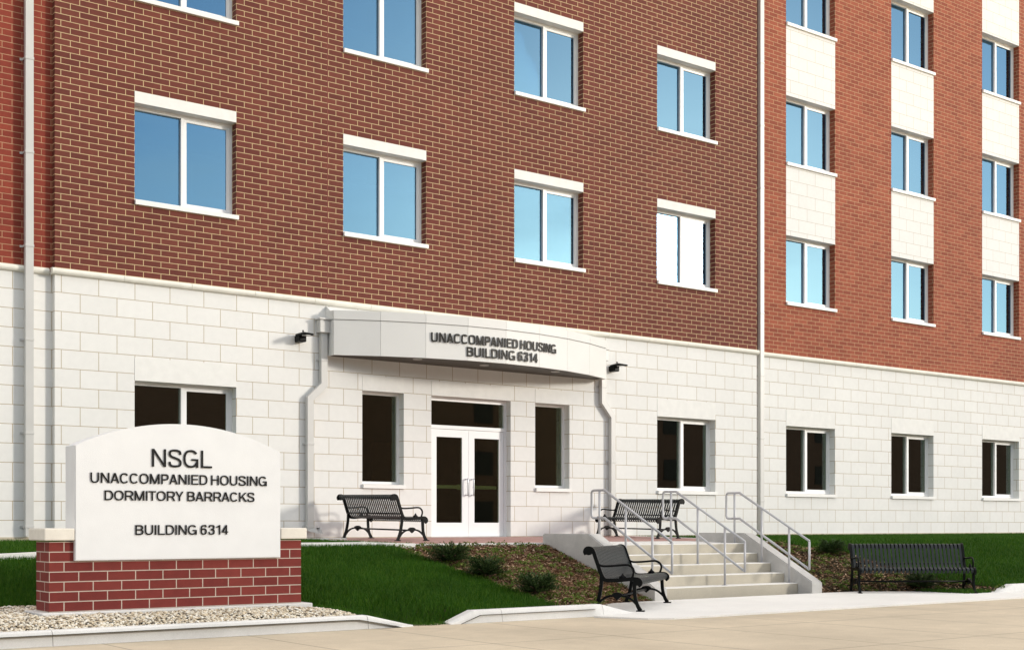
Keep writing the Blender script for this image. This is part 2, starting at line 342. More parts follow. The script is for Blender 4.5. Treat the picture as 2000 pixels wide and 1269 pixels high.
def glyph(ch, t, wf, e):
    """list of pieces, each a list of quads, and the glyph's width; cap height 1"""
    h = t/2
    if ch == 'I': return [[[(0, 0), (t, 0), (t, 1), (0, 1)]]], t
    W = GW.get(ch, .72 if ch != '1' else .46)*wf; ts = t*1.08
    bar = lambda x0, x1, y0, y1: [[(x0, y0), (x1, y0), (x1, y1), (x0, y1)]]
    q = lambda *p: [list(p)]
    if ch == 'A': r = [q((0, 0), (ts, 0), (W/2+ts*.52, 1), (W/2-ts*.52, 1)), q((W-ts, 0), (W, 0), (W/2+ts*.52, 1), (W/2-ts*.52, 1)), bar(W*.2, W*.8, .24, .24+t*.9)]
    elif ch == 'N': r = [bar(0, t, 0, 1), bar(W-t, W, 0, 1), q((0, 1), (ts, 1), (W, 0), (W-ts, 0))]
    elif ch == 'M': r = [bar(0, t, 0, 1), bar(W-t, W, 0, 1), q((0, 1), (ts, 1), (W/2+ts/2, 0), (W/2-ts/2, 0)), q((W-ts, 1), (W, 1), (W/2+ts/2, 0), (W/2-ts/2, 0))]
    elif ch == 'K': r = [bar(0, t, 0, 1), q((t*.9, .30), (W, 1), (W-t*1.35, 1), (t*.9, .30+t*1.1)), q((W-t*1.3, 0), (W+.02, 0), (W*.45, .64), (W*.45-t*.75, .54))]
    elif ch == 'Y': r = [q((0, 1), (ts*1.05, 1), (W/2+h, .40), (W/2-h, .40)), q((W-ts*1.05, 1), (W, 1), (W/2+h, .40), (W/2-h, .40)), bar(W/2-h, W/2+h, 0, .42)]
    elif ch == 'U': r = [_strip([(h, 1), (h, .40)]+_ell(W/2, .40, W/2-h, .40-h+.01, 180, 360, 20, e)[1:-1]+[(W-h, .40), (W-h, 1)], h)]
    elif ch == 'O': r = [_strip(_ell(W/2, .5, W/2-h, .51-h, 0, 360, 40, e)[:-1], h, True)]
    elif ch == 'C': r = [_strip(_ell(W/2, .5, W/2-h, .51-h, 36, 324, 36, e), h)]
    elif ch == 'G': r = [_strip(_ell(W/2, .5, W/2-h, .51-h, 36, 335, 36, e), h), bar(W*.54, W, .50-t*.85, .50), bar(W-t*.92, W, 0, .45)]
    elif ch == 'S': r = [_strip(_cr([(W-h*1.1, .71), (W*.84, .89), (W*.5, 1.01-h), (W*.17, .90), (h*1.2, .735), (W*.22, .60), (W*.5, .52), (W*.80, .425), (W-h, .27), (W*.83, .095), (W*.5, h-.01), (W*.16, .10), (h, .30)]), h)]
    elif ch == 'D': r = [_strip([(h, h)]+_ell(W*.46, .5, W*.54-h, .5-h, -90, 90, 22, e)+[(h, 1-h)], h, True)]
    elif ch in 'PR':
        y0 = .44; r = [bar(0, t, 0, 1), _strip([(h, 1-h)]+_ell(W*.56, (1+y0)/2-.02, W*.43-h, (1-h-y0+.04)/2, 90, -90, 18, e)+[(h, y0-.02)], h)]
        r[1] = _strip([(h, 1-h)]+_ell(W*.56, (1-h+y0)/2, W*.43-h, (1-h-y0)/2, 90, -90, 18, e)+[(h, y0)], h)
        if ch == 'R': r.append(q((W-t*1.08, 0), (W+.03, 0), (W*.66+t*.25, y0+.02), (W*.66-t*.8, y0+.02)))
    elif ch == 'B':
        m = .52; r = [bar(0, t, 0, 1), _strip([(h, 1-h)]+_ell(W*.55, (1-h+m)/2, W*.41-h, (1-h-m)/2, 90, -90, 18, e)+[(h, m)], h), _strip([(h, m)]+_ell(W*.56, (h+m)/2, W*.44-h, (m-h)/2, 90, -90, 18, e)+[(h, h)], h)]
    elif ch == 'E': r = [bar(0, t, 0, 1), bar(t*.5, W, 0, t*.92), bar(t*.5, W, 1-t*.92, 1), bar(t*.5, W*.93, .53-t*.46, .53+t*.46)]
    elif ch == 'H': r = [bar(0, t, 0, 1), bar(W-t, W, 0, 1), bar(t*.5, W-t*.5, .53-t*.46, .53+t*.46)]
    elif ch == 'L': r = [bar(0, t, 0, 1), bar(t*.5, W, 0, t*.92)]
    elif ch == 'T': r = [bar(W/2-h, W/2+h, 0, 1), bar(0, W, 1-t*.92, 1)]
    elif ch == '6': r = [_strip(_ell(W/2, .325, W/2-h, .335-h, 0, 360, 30, e)[:-1], h, True), _strip(_cr([(W-h*1.2, .77), (W*.80, .94), (W*.54, 1.01-h), (W*.22, .88), (h*1.05, .60), (h, .36)]), h)]
    elif ch == '3': r = [_strip(_cr([(h, .74), (W*.2, .92), (W*.5, 1.01-h), (W*.82, .91), (W-h*1.25, .745), (W*.78, .59), (W*.40, .54)]), h), _strip(_cr([(W*.40, .53), (W*.80, .46), (W-h, .29), (W*.82, .10), (W*.49, h-.01), (W*.17, .10), (h, .29)]), h)]
    elif ch == '1': r = [bar(W-t, W, 0, 1), q((0, .70), (W-t*.5, .83), (W-t*.5, 1), (W-t*.8, 1), (0, .82))]
    elif ch == '4': r = [bar(W*.62, W*.62+t, 0, 1), bar(0, W, .21, .21+t*.9), q((0, .21), (0, .21+t*1.15), (W*.62, 1), (W*.62+h, 1), (W*.62+h, 1-t*.6), (t*.95, .22))]
    return r, W
LB_ = dict(A=.2, T=.25, Y=.15, C=.6, G=.6, O=.6, S=.65)               # side bearings, left and right, as shares of the gap
RB_ = dict(A=.2, T=.25, Y=.15, C=.6, O=.6, S=.65, L=.3, K=.3, R=.5, P=.5, E=.6, B=.7, D=.7, G=.9)
def _gap(a, b): return .55*((RB_.get(a, 1.)+LB_.get(b, 1.)) if ' ' not in (a, b) else 1.)
def text_mesh(body, height, width, weight=.14, depth=.02, e=2.4, gap=.19):
    """a mesh for every letter: along x from 0 to width, up y from 0 to height, out z from 0 to depth"""
    nx = body[1:]+' '
    def total(wf): return sum((.36*wf if c == ' ' else glyph(c, weight, wf, e)[1]+gap*_gap(c, d)*wf) for c, d in zip(body, nx))-gap*_gap(body[-1], ' ')*wf
    asp = width/height; lo, hi = .3, 2.0
    for _ in range(40):
        mid = (lo+hi)/2
        if total(mid) > asp: hi = mid
        else: lo = mid
    wf = lo; x = 0.; out = []
    for c, cn_ in zip(body, nx):
        if c == ' ': x += .36*wf; continue
        pcs, W = glyph(c, weight, wf, e); bm = bmesh.new()
        for k, pc in enumerate(pcs):
            d = depth+.0006*k
            for qd in pc:
                a = [bm.verts.new(((x+p[0])*height, p[1]*height, 0)) for p in qd]; b_ = [bm.verts.new(((x+p[0])*height, p[1]*height, d)) for p in qd]
                bm.faces.new(b_); n = len(qd)
                for i in range(n): bm.faces.new((a[i], a[(i+1) % n], b_[(i+1) % n], b_[i]))
        x += W+gap*_gap(c, cn_)*wf
        bmesh.ops.recalc_face_normals(bm, faces=bm.faces[:])
        me = bpy.data.meshes.new('letter'); bm.to_mesh(me); bm.free()
        co = np.empty(len(me.vertices)*3, np.float32); me.vertices.foreach_get('co', co)
        out.append((me, co.reshape(-1, 3)))
    return out
def set_co(me, co): me.vertices.foreach_set('co', np.asarray(co, np.float32).ravel()); me.update()

# ------------------------------------------------------------------ ground levels (pad in front of the steps = 0)
def lerp(a, b, t): return a+(b-a)*t
def cl(t): return max(0., min(1., t))
BX = [-1.2, .1, 3.1, 3.4, 4.7, 5.6, 9.4, 10.3, 11.6, 11.9, 12.4]
BY = [-6.6, -8.25, -8.3, -7.6, -6.72, -6.64, -6.64, -6.72, -7.6, -8.3, -8.3]
BZ = [.24, .11, .11, .03, .02, .02, .02, .02, .03, .03, .11]
def base(X): return float(np.interp(X, BX, BY)), float(np.interp(X, BX, BZ))
def terrain(X, Y):
    yb, zb = base(X); yt = -4.1; zt = .83
    if X < -1.: zt = lerp(.83, .72, cl((-1-X)/3))
    zt += float(np.interp(X, [-.6, .5, 2.2, 2.8], [0, .04, .04, 0]))*cl(1-abs(Y+4.3)/.5)
    if Y < yb: return lerp(zb, .125, cl((yb-Y)/(yb+8.25+1e-6))**4) if (X < 0 and yb > -8.2) else zb
    if Y < yt: return lerp(zb, zt, (Y-yb)/(yt-yb))
    return lerp(zt, .88, cl((Y-yt)/4.1))
def gapdip(X, Y):
    """the lawn runs down to the paving between the two kerb ends"""
    return float(np.interp(X, [-.55, .12, .70, 1.1], [0, -.13, -.13, 0]))*cl(1-(Y+8.25)/.9)
def ground(X, Y): return terrain(X, Y)+gapdip(X, Y)
def patio_z(Y): return .912+.0165*Y

# ================================================================== the barracks building
BL = Vector((6.9, 0, .912))
bld = thing('barracks_building', BL, 'five storey brick barracks with a pale stone ground floor and curved entrance canopy', 'building')
def bpart(name, bm, m, smooth=False): return obj(name, bm, m, bld, smooth, world=True)
BRK = .3048; ST = 3.405; WW = 6*BRK
ZB = .60; ZL0, ZL1 = 5.18, 5.29; ZM = 5.235; ZT = 18.6
SB, LB, LT = 6.50, 8.207, 8.400                                   # upper windows: sill bottom, lintel bottom, lintel top
GS, GH, GL = 1.836, 3.562, 3.950                                  # ground windows: sill bottom, head, lintel top
def wall(x0, x1, z0, z1, y, ops, depth=.30, left=False, right=False):
    bm = bmesh.new()
    xs = sorted({x0, x1} | {o[0] for o in ops} | {o[1] for o in ops}); zs = sorted({z0, z1} | {o[2] for o in ops} | {o[3] for o in ops})
    xs = [x for x in xs if x0 <= x <= x1]; zs = [z for z in zs if z0 <= z <= z1]
    for i in range(len(xs)-1):
        for j in range(len(zs)-1):
            cx = (xs[i]+xs[i+1])/2; cz = (zs[j]+zs[j+1])/2
            if any(o[0] < cx < o[1] and o[2] < cz < o[3] for o in ops): continue
            for yy in (y, y+depth): quad(bm, (xs[i], yy, zs[j]), (xs[i+1], yy, zs[j]), (xs[i+1], yy, zs[j+1]), (xs[i], yy, zs[j+1]))
    for a, b, c, d in ops:
        c2, d2 = max(c, z0), min(d, z1)
        quad(bm, (a, y, c2), (a, y+depth, c2), (a, y+depth, d2), (a, y, d2)); quad(bm, (b, y, c2), (b, y+depth, c2), (b, y+depth, d2), (b, y, d2))
        if d < z1: quad(bm, (a, y, d), (b, y, d), (b, y+depth, d), (a, y+depth, d))
        if c > z0: quad(bm, (a, y, c), (b, y, c), (b, y+depth, c), (a, y+depth, c))
    if left: quad(bm, (x0, y, z0), (x0, y+depth, z0), (x0, y+depth, z1), (x0, y, z1))
    if right: quad(bm, (x1, y, z0), (x1, y+depth, z0), (x1, y+depth, z1), (x1, y, z1))
    bmesh.ops.remove_doubles(bm, verts=bm.verts[:], dist=1e-5)
    return bm
X0b, X1b = -1.316, 15.101
YL, YR = .12, .15
wx = [i*13*BRK+.0 for i in range(4)]                              # window columns of the middle block
rxs = [16.30, 20.39, 24.47]                                       # and of the right wing
DX0, DX1 = 5.910, 7.834; S1, S2 = 4.368, 8.462; SW = 3*BRK; DH = 3.669
opsU = [(x, x+WW, SB+k*ST, LT+k*ST) for x in wx for k in (0, 1)]
bpart('brick_wall', wall(X0b, X1b, ZM, ZT, 0, opsU, left=True, right=True), 'brick_brown')
opsG = [(wx[0], wx[0]+WW, GS, GL), (wx[3], wx[3]+WW, GS, GL), (S1, S1+SW, GS, GL), (S2, S2+SW, GS, GL), (DX0, DX1, .80, GL)]
bpart('stone_wall', wall(X0b, X1b, ZB, ZM, 0, opsG, left=True, right=True), 'stone')
bpart('brick_wall', wall(-12, X0b, ZM, ZT, YL, []), 'brick_red')
bpart('stone_wall', wall(-12, X0b, ZB, ZM, YL, []), 'stone')
bpart('brick_wall', wall(X1b, 40, ZM, ZT, YR, [(x, x+WW, SB, ZT) for x in rxs]), 'brick_orange')
bpart('stone_wall', wall(X1b, 40, ZB, ZM, YR, [(x, x+WW, GS, GL) for x in rxs]), 'stone')
# strip of foundation showing under the stone
bm = bmesh.new(); box(bm, -12, X0b-.002, YL-.012, YL+.1, .5, .955); box(bm, X0b, DX0-.004, -.012, .1, .5, .905); box(bm, DX1+.004, X1b, -.012, .1, .5, .905); box(bm, X1b+.002, 40, YR-.012, YR+.1, .5, .935)
bpart('foundation', bm, 'foundation')
# body of the building behind the facade: floors, inner walls, flat roof
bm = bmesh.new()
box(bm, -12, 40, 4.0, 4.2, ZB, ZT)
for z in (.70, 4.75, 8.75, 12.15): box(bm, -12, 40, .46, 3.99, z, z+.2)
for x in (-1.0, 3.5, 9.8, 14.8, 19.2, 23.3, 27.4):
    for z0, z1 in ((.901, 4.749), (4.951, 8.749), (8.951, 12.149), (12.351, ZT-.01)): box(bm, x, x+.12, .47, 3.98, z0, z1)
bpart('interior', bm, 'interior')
bm = bmesh.new(); box(bm, -12.1, 40.1, -.02, 14, ZT+.001, ZT+.35); box(bm, -12, 40, 13.6, 13.9, 0, ZT); box(bm, -12, -11.7, .5, 13.59, 0, ZT); box(bm, 39.7, 40, .5, 13.59, 0, ZT)
bpart('roof', bm, 'roofing')
# rounded belt course in short lengths with open joints
def ledge(x0, x1, y):
    bm = bmesh.new(); prof = [(y+.06, ZL0)]+[(y-.015-.055*math.sin(math.pi*i/8), (ZL0+ZL1)/2-(ZL1-ZL0)/2*math.cos(math.pi*i/8)) for i in range(9)]+[(y+.06, ZL1)]
    n = max(1, round((x1-x0)/1.22)); L = (x1-x0)/n
    for i in range(n): extr(bm, prof, 0, x0+i*L+.004, x0+(i+1)*L-.004)
    extr(bm, [(y-.05, ZL0+.012), (y-.05, ZL1-.012), (y+.05, ZL1-.012), (y+.05, ZL0+.012)], 0, x0+.01, x1-.01)
    return bpart('ledge', bm, 'ledge')
ledge(X0b-.055, X1b+.04, 0); ledge(-12, X0b-.06, YL); ledge(X1b+.05, 40, YR)
# soft joints in the brickwork
for x in (3.638, 10.049):
    bm = bmesh.new(); box(bm, x-.007, x+.007, -.002, .05, ZL1, ZT); bpart('control_joint', bm, 'caulk')

# ---- windows: outer frame with mullion, sliding sash, two panes, sill, lintel
FY = .175
def frame_bm(w_, h, t=.055):
    bm = bmesh.new()
    box(bm, 0, t, FY, FY+.09, 0, h); box(bm, w_-t, w_, FY, FY+.09, 0, h)
    box(bm, t, w_-t, FY, FY+.09, 0, t); box(bm, t, w_-t, FY, FY+.09, h-t, h)
    return bm
def window_set(h, lint, lintmat, gl='glass'):
    bm = frame_bm(WW, h); mxa = WW/2-.03; box(bm, mxa, mxa+.055, FY-.004, FY+.09, .055, h-.055)
    win = obj('window', bm, 'frame', bld)
    bm = bmesh.new(); a, b = mxa+.0552, WW-.0552; c, d = .0552, h-.0552; t = .05
    for q in ((a, a+t, c, d), (b-t, b, c, d), (a+t, b-t, c, c+t), (a+t, b-t, d-t, d)): box(bm, q[0], q[1], FY+.012, FY+.06, q[2], q[3])
    obj('sash', bm, 'frame', win)
    bm = bmesh.new(); box(bm, .05, mxa+.01, FY+.055, FY+.07, .05, h-.05); obj('pane', bm, gl, win)
    bm = bmesh.new(); box(bm, a+t-.005, b-t+.005, FY+.03, FY+.045, c+t-.005, d-t+.005); obj('pane', bm, gl, win)
    bm = bmesh.new(); extr(bm, [(-.05, -.085), (-.05, -.012), (FY+.02, -.002), (FY+.02, -.085)], 0, .002, WW+.03); obj('sill', bm, 'sill', win)
    if lint:
        bm = bmesh.new(); box(bm, .001, WW-.001, -.006, .29, h+.003, h+lint); obj('lintel', bm, lintmat, win)
    return win
def copy_tree(o, parent=None):
    c = o.copy(); C.objects.link(c)
    if parent: c.parent = parent
    for ch in o.children: copy_tree(ch, c)
    return c
def place_window(proto, x, y, zs, first):
    win = proto if first else copy_tree(proto, bld)
    win.location = Vector((x, y, zs+.087))-BL
pu = window_set(LB-SB-.087, LT-LB, 'cast')
for i, (x, k) in enumerate([(x, k) for x in wx for k in (0, 1)]): place_window(pu, x, 0, SB+k*ST, i == 0)
pr = window_set(LB-SB-.087, 0, None)
for i, (x, k) in enumerate([(x, k) for x in rxs for k in (0, 1, 2)]): place_window(pr, x, YR, SB+k*ST, i == 0)
pg = window_set(GH-GS-.087, GL-GH, 'cast', 'lower_glass')
for i, (x, y) in enumerate([(wx[0], 0), (wx[3], 0)]+[(x, YR) for x in rxs]): place_window(pg, x, y, GS, i == 0)
for x in rxs:                                                     # pale block panels between the wing's windows
    for k in range(3):
        bm = bmesh.new(); z0 = LB+k*ST; z1 = SB+(k+1)*ST if k < 2 else ZT
        box(bm, x+.001, x+WW-.001, YR-.003, YR+.29, z0, z1-.001); bpart('stone_panel', bm, 'panel_stone')
# narrow fixed lights either side of the door
hs = DH-GS-.087
bm = frame_bm(SW, hs, .05); ps = obj('window', bm, 'frame', bld)
bm = bmesh.new(); box(bm, .045, SW-.045, FY+.04, FY+.055, .045, hs-.045); obj('pane', bm, 'door_glass', ps)
bm = bmesh.new(); extr(bm, [(-.05, -.085), (-.05, -.012), (FY+.02, -.002), (FY+.02, -.085)], 0, .002, SW+.02); obj('sill', bm, 'sill', ps)
bm = bmesh.new(); box(bm, .001, SW-.001, -.005, .29, hs+.003, hs+GL-DH); obj('lintel', bm, 'cast', ps)
place_window(ps, S1, 0, GS, True); place_window(ps, S2, 0, GS, False)
# ---- entrance: frame with transom light, two glazed leaves
dz0 = .914; dy = .15
bm = bmesh.new(); t = .055
box(bm, DX0, DX0+t, dy, dy+.12, dz0, DH-.002); box(bm, DX1-t, DX1, dy, dy+.12, dz0, DH-.002)
box(bm, DX0+t, DX1-t, dy, dy+.12, DH-.075, DH-.002); box(bm, DX0+t, DX1-t, dy, dy+.12, 3.045, 3.115)
df = bpart('door_frame', bm, 'doorwhite')
bm = bmesh.new(); box(bm, DX0+t-.005, DX1-t+.005, dy+.05, dy+.065, 3.11, DH-.07); obj('pane', bm, 'door_glass', df)
bm = bmesh.new(); box(bm, DX0+.001, DX1-.001, -.005, .29, DH+.002, GL-.001); obj('lintel', bm, 'cast', df)
xm = (DX0+DX1)/2+.04
def leaf(x0, x1, gx0, gx1, hx, sgn):
    bm = bmesh.new(); y0, y1 = dy+.02, dy+.07; g0, g1 = 1.194, 2.887
    box(bm, x0, gx0, y0, y1, dz0+.006, 3.040); box(bm, gx1, x1, y0, y1, dz0+.006, 3.040)
    box(bm, gx0, gx1, y0, y1, dz0+.006, g0); box(bm, gx0, gx1, y0, y1, g1, 3.040)
    d = bpart('door', bm, 'doorwhite')
    bm = bmesh.new(); box(bm, gx0-.005, gx1+.005, dy+.04, dy+.05, g0-.005, g1+.005); obj('pane', bm, 'door_glass', d)
    bm = bmesh.new(); h0, h1 = 1.745, 2.06
    sweep(bm, smooth_path([(hx, y0, h1), (hx, y0-.05, h1), (hx+.0, y0-.075, h1-.02), (hx, y0-.075, h0+.02), (hx, y0-.05, h0), (hx, y0, h0)], 4), circ(.014, 8)); 
    o = obj('handle', bm, 'steel', d, True)
    bm = bmesh.new(); box(bm, gx0+.005, gx1-.02, dy+.075, dy+.125, 1.87, 1.94, .008); box(bm, (gx1 if sgn > 0 else gx0)-.06, (gx1 if sgn > 0 else gx0)+.06, dy+.072, dy+.13, 1.85, 1.96, .008); obj('push_bar', bm, 'pushbar', d)
    return d
leaf(DX0+t+.004, xm-.003, 6.142, 6.752, 6.845, 1)
d2 = leaf(xm+.003, DX1-t-.004, 7.052, 7.663, 6.985, -1)
bm = bmesh.new(); sweep(bm, [(7.03, dy+.03, 1.905), (7.03, dy+.012, 1.905)], circ(.018, 12)); obj('lock', bm, 'steel', d2)
# framed notice and wooden inner door just inside
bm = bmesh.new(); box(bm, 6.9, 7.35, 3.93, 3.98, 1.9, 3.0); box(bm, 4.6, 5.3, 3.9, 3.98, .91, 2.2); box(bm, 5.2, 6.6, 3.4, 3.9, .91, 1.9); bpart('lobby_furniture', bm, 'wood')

# ---- curved metal canopy over the door
CX, CY, CR = 6.87, 5.564, 6.714; NP = 8
A0 = math.asin(3.27/CR)
def arc(a, r=CR): return (CX+r*math.sin(a), CY-r*math.cos(a))
ang = [-A0+2*A0*i/NP for i in range(NP+1)]
Z0c, Z1c, Z2c, Z3c = 4.242, 4.880, 4.890, 5.055
def outline(dr=0): 
    p = [arc(a, CR+dr) for a in ang]
    return [(p[0][0]-dr, .02)]+[(p[0][0]-dr, p[0][1])]+p[1:-1]+[(p[-1][0]+dr, p[-1][1])]+[(p[-1][0]+dr, .02)]
bm = bmesh.new(); prism(bm, [(x*1.0, y) for x, y in outline(-.03)], Z0c+.03, Z3c-.02)
canopy = bpart('canopy', bm, 'downspout'); canopy.location = -BL
def panels(z0, z1, dr, gap=.0025):
    bm = bmesh.new()
    for a0, a1 in zip(ang, ang[1:]):
        p, q = Vector((*arc(a0, CR+dr), 0)), Vector((*arc(a1, CR+dr), 0)); t = (q-p).normalized(); n = Vector((t.y, -t.x, 0))
        p, q = p+t*gap, q-t*gap; i0, i1 = p-n*.035, q-n*.035
        prism(bm, [(p.x, p.y), (q.x, q.y), (i1.x, i1.y), (i0.x, i0.y)], z0, z1)
    pl, pr_ = arc(ang[0], CR+dr), arc(ang[-1], CR+dr)
    box(bm, pl[0]-.001, pl[0]+.03, pl[1]+.004, .0, z0, z1); box(bm, pr_[0]-.03, pr_[0]+.001, pr_[1]+.004, .0, z0, z1)
    return bm
obj('fascia', panels(Z0c, Z1c, 0), 'fascia', canopy); obj('cap_band', panels(Z2c, Z3c, .014), 'fascia', canopy)
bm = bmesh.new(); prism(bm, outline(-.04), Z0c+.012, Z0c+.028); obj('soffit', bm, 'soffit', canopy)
bm = bmesh.new(); extr(bm, [(-.001, Z3c), (-.16, Z3c-.01), (-.16, Z3c+.012), (-.03, ZL0-.03), (-.001, ZL0-.02)], 0, 3.60, 10.14); obj('flashing', bm, 'flash', canopy)
for x in (5.2, 6.73, 8.5):
    bm = bmesh.new(); yl = -.62; sweep(bm, [(x, yl, Z0c+.013), (x, yl, Z0c+.004)], circ(.09, 20)); obj('soffit_light', bm, 'lens', canopy)
def arc_text(body, height, x0, x1, z):
    s0, s1 = (math.asin((x-CX)/CR)*CR for x in (x0, x1))
    for me, co in text_mesh(body, height, s1-s0, weight=.166, depth=.014, e=3.4, gap=.19):
        a = (s0+co[:, 0])/CR; r = CR+.004+co[:, 2]
        set_co(me, np.stack([CX+r*np.sin(a), CY-r*np.cos(a), z+co[:, 1]], 1))
        obj('letter', me, 'letters_dark', canopy)
arc_text('UNACCOMPANIED HOUSING', .175, 5.28, 8.19, 4.548)
arc_text('BUILDING 6314', .178, 5.99, 7.66, 4.318)

# ---- downspouts
def downspout(path, brackets, head=None, label=None):
    bm = bmesh.new(); sweep(bm, path, rect(.125, .095), side=(1, 0, 0) if abs(path[0][0]-path[-1][0]) < .01 else None)
    return bm
def pipe(x, y, z0, z1, wy, zs, jog=None, shoe=False, head=None):
    """square pipe as mitred boxes; y = its centre line, wy = the wall it is strapped to"""
    a, b = .062, .048; bm = bmesh.new()
    pts = [(x, z1)] + ([(x, jog[1]), (jog[0], jog[2])] if jog else []) + [(jog[0] if jog else x, z0)]
    rings = []
    for i, (px, pz) in enumerate(pts):
        d0 = Vector((pts[i][0]-pts[i-1][0], pts[i][1]-pts[i-1][1])).normalized() if i else None
        d1 = Vector((pts[i+1][0]-pts[i][0], pts[i+1][1]-pts[i][1])).normalized() if i < len(pts)-1 else None
        t = (d0+d1).normalized() if d0 and d1 else (d0 or d1); n = Vector((-t.y, t.x)); k = a/max(.5, (d0 or d1).dot(t))
        rings.append([bm.verts.new((px+n.x*k*sx, y+b*sy, pz+n.y*k*sx)) for sx, sy in ((-1, -1), (1, -1), (1, 1), (-1, 1))])
    for r0, r1 in zip(rings, rings[1:]):
        for j in range(4): bm.faces.new((r0[j], r0[(j+1) % 4], r1[(j+1) % 4], r1[j]))
    bm.faces.new(rings[0]); 
    if not shoe: bm.faces.new(rings[-1])
    else:
        e = rings[-1]; cx = pts[-1][0]; q = [bm.verts.new(p) for p in ((cx+.09, y-.19, z0-.05), (cx+.20, y-.14, z0-.05), (cx+.17, y-.085, z0+.06), (cx+.06, y-.135, z0+.06))]
        # the outlet kicks forward and to the right, open at its end
        o_ = [e[0], e[1], e[2], e[3]]
        order = sorted(o_, key=lambda v: (v.co.y, v.co.x))
        f0, f1, b0, b1 = order
        for A in ((f0, f1, q[1], q[0]), (f1, b1, q[2], q[1]), (b1, b0, q[3], q[2]), (b0, f0, q[0], q[3])): bm.faces.new(A)
    bmesh.ops.bevel(bm, geom=[e for e in bm.edges if e.is_manifold and e.calc_face_angle(0) > .7], offset=.008, segments=2, affect='EDGES')
    p = bpart('downspout', bm, 'downspout'); xl = jog[0] if jog else x
    for z in zs:
        xx = x if (not jog or z > jog[1]) else xl
        bm = bmesh.new(); box(bm, xx-a-.007, xx+a+.007, y-b-.007, y+b+.004, z-.02, z+.02, .004)
        box(bm, xx-a-.05, xx-a-.006, wy-.012, wy-.001, z-.018, z+.018); box(bm, xx-a-.012, xx-a-.006, y, wy-.012, z-.014, z+.014)
        obj('bracket', bm, 'downspout', p)
    if head:
        bm = bmesh.new(); box(bm, x-.115, x+.088, y-.10, wy-.003, head-.23, head, .006); box(bm, x-.14, x+.089, y-.125, wy-.003, head+.001, head+.035, .006)
        obj('conductor_head', bm, 'downspout', p)
    return p
pipe(-1.72, .012, .97, ZT, YL, [1.12+1.49*i for i in range(8)])
pipe(15.305, .055, .95, ZT, YR, [1.72+1.49*i for i in range(8)])
pipe(3.508, -.075, 1.04, 4.66, 0, [4.16, 2.62, 1.12], jog=(3.228, 3.703, 3.442), shoe=True, head=4.885)
pipe(10.235, -.075, .93, 4.66, 0, [4.10, 2.5], jog=(10.50, 3.775, 3.475), head=4.885)

# ---- wall lamps
def lamp(x, z):
    bm = bmesh.new(); box(bm, x-.075, x+.075, -.20, -.002, z-.09, z+.03, .02)
    o = bpart('wall_lamp', bm, 'lamp')
    bm = bmesh.new(); n = 20; top, bot = [], []
    for i in range(n):
        t = 2*math.pi*i/n; px, py = .135*math.cos(t), .25*math.sin(t)
        top.append(bm.verts.new((x+px, -.255+py, z+.05-.012*(1-math.sin(t)))))
        bot.append(bm.verts.new((x+px*.96, -.255+py*.97, z+.025-.012*(1-math.sin(t)))))
    ct = bm.verts.new((x, -.22, z+.085)); cb = bm.verts.new((x, -.24, z+.02))
    for i in range(n):
        j = (i+1) % n; bm.faces.new((top[i], top[j], ct)); bm.faces.new((bot[j], bot[i], cb)); bm.faces.new((top[j], top[i], bot[i], bot[j]))
    sweep(bm, [(x, -.2, z+.07), (x, -.2, z+.115)], circ(.014, 8))
    obj('lamp_shade', bm, 'lamp', o, True)
    bm = bmesh.new(); sweep(bm, [(x, -.33, z+.024), (x, -.33, z+.006)], [(.07*a, .11*b) for a, b in circ(1, 16)], side=(1, 0, 0)); obj('lens', bm, 'lens', o)
lamp(3.03, 4.535); lamp(10.53, 4.535)

# ================================================================== entrance stairs with cheek walls
TX0, TX1, NY, TZ, RH, TD = 5.83, 9.17, -5.175, .828, .165, .305
stairs = thing('entrance_stairs', (7.5, -6.6, 0), 'pale concrete stairs of five risers between sloping cheek walls', 'stairs')
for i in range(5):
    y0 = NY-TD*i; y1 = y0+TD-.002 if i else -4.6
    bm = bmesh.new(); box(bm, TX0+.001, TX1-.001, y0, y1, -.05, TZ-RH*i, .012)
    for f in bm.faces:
        f.normal_update(); f.material_index = int(all(v.co.z > TZ-RH*i-.025 for v in f.verts))      # paler tread and nosing, darker riser
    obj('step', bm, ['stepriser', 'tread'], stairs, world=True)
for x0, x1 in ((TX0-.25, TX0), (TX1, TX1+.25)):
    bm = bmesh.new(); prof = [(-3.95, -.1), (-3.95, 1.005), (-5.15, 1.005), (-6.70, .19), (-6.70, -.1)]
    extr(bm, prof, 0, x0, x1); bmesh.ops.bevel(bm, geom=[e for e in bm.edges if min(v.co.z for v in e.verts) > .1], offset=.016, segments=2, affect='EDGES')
    obj('cheek_wall', bm, 'cheek', stairs, world=True)

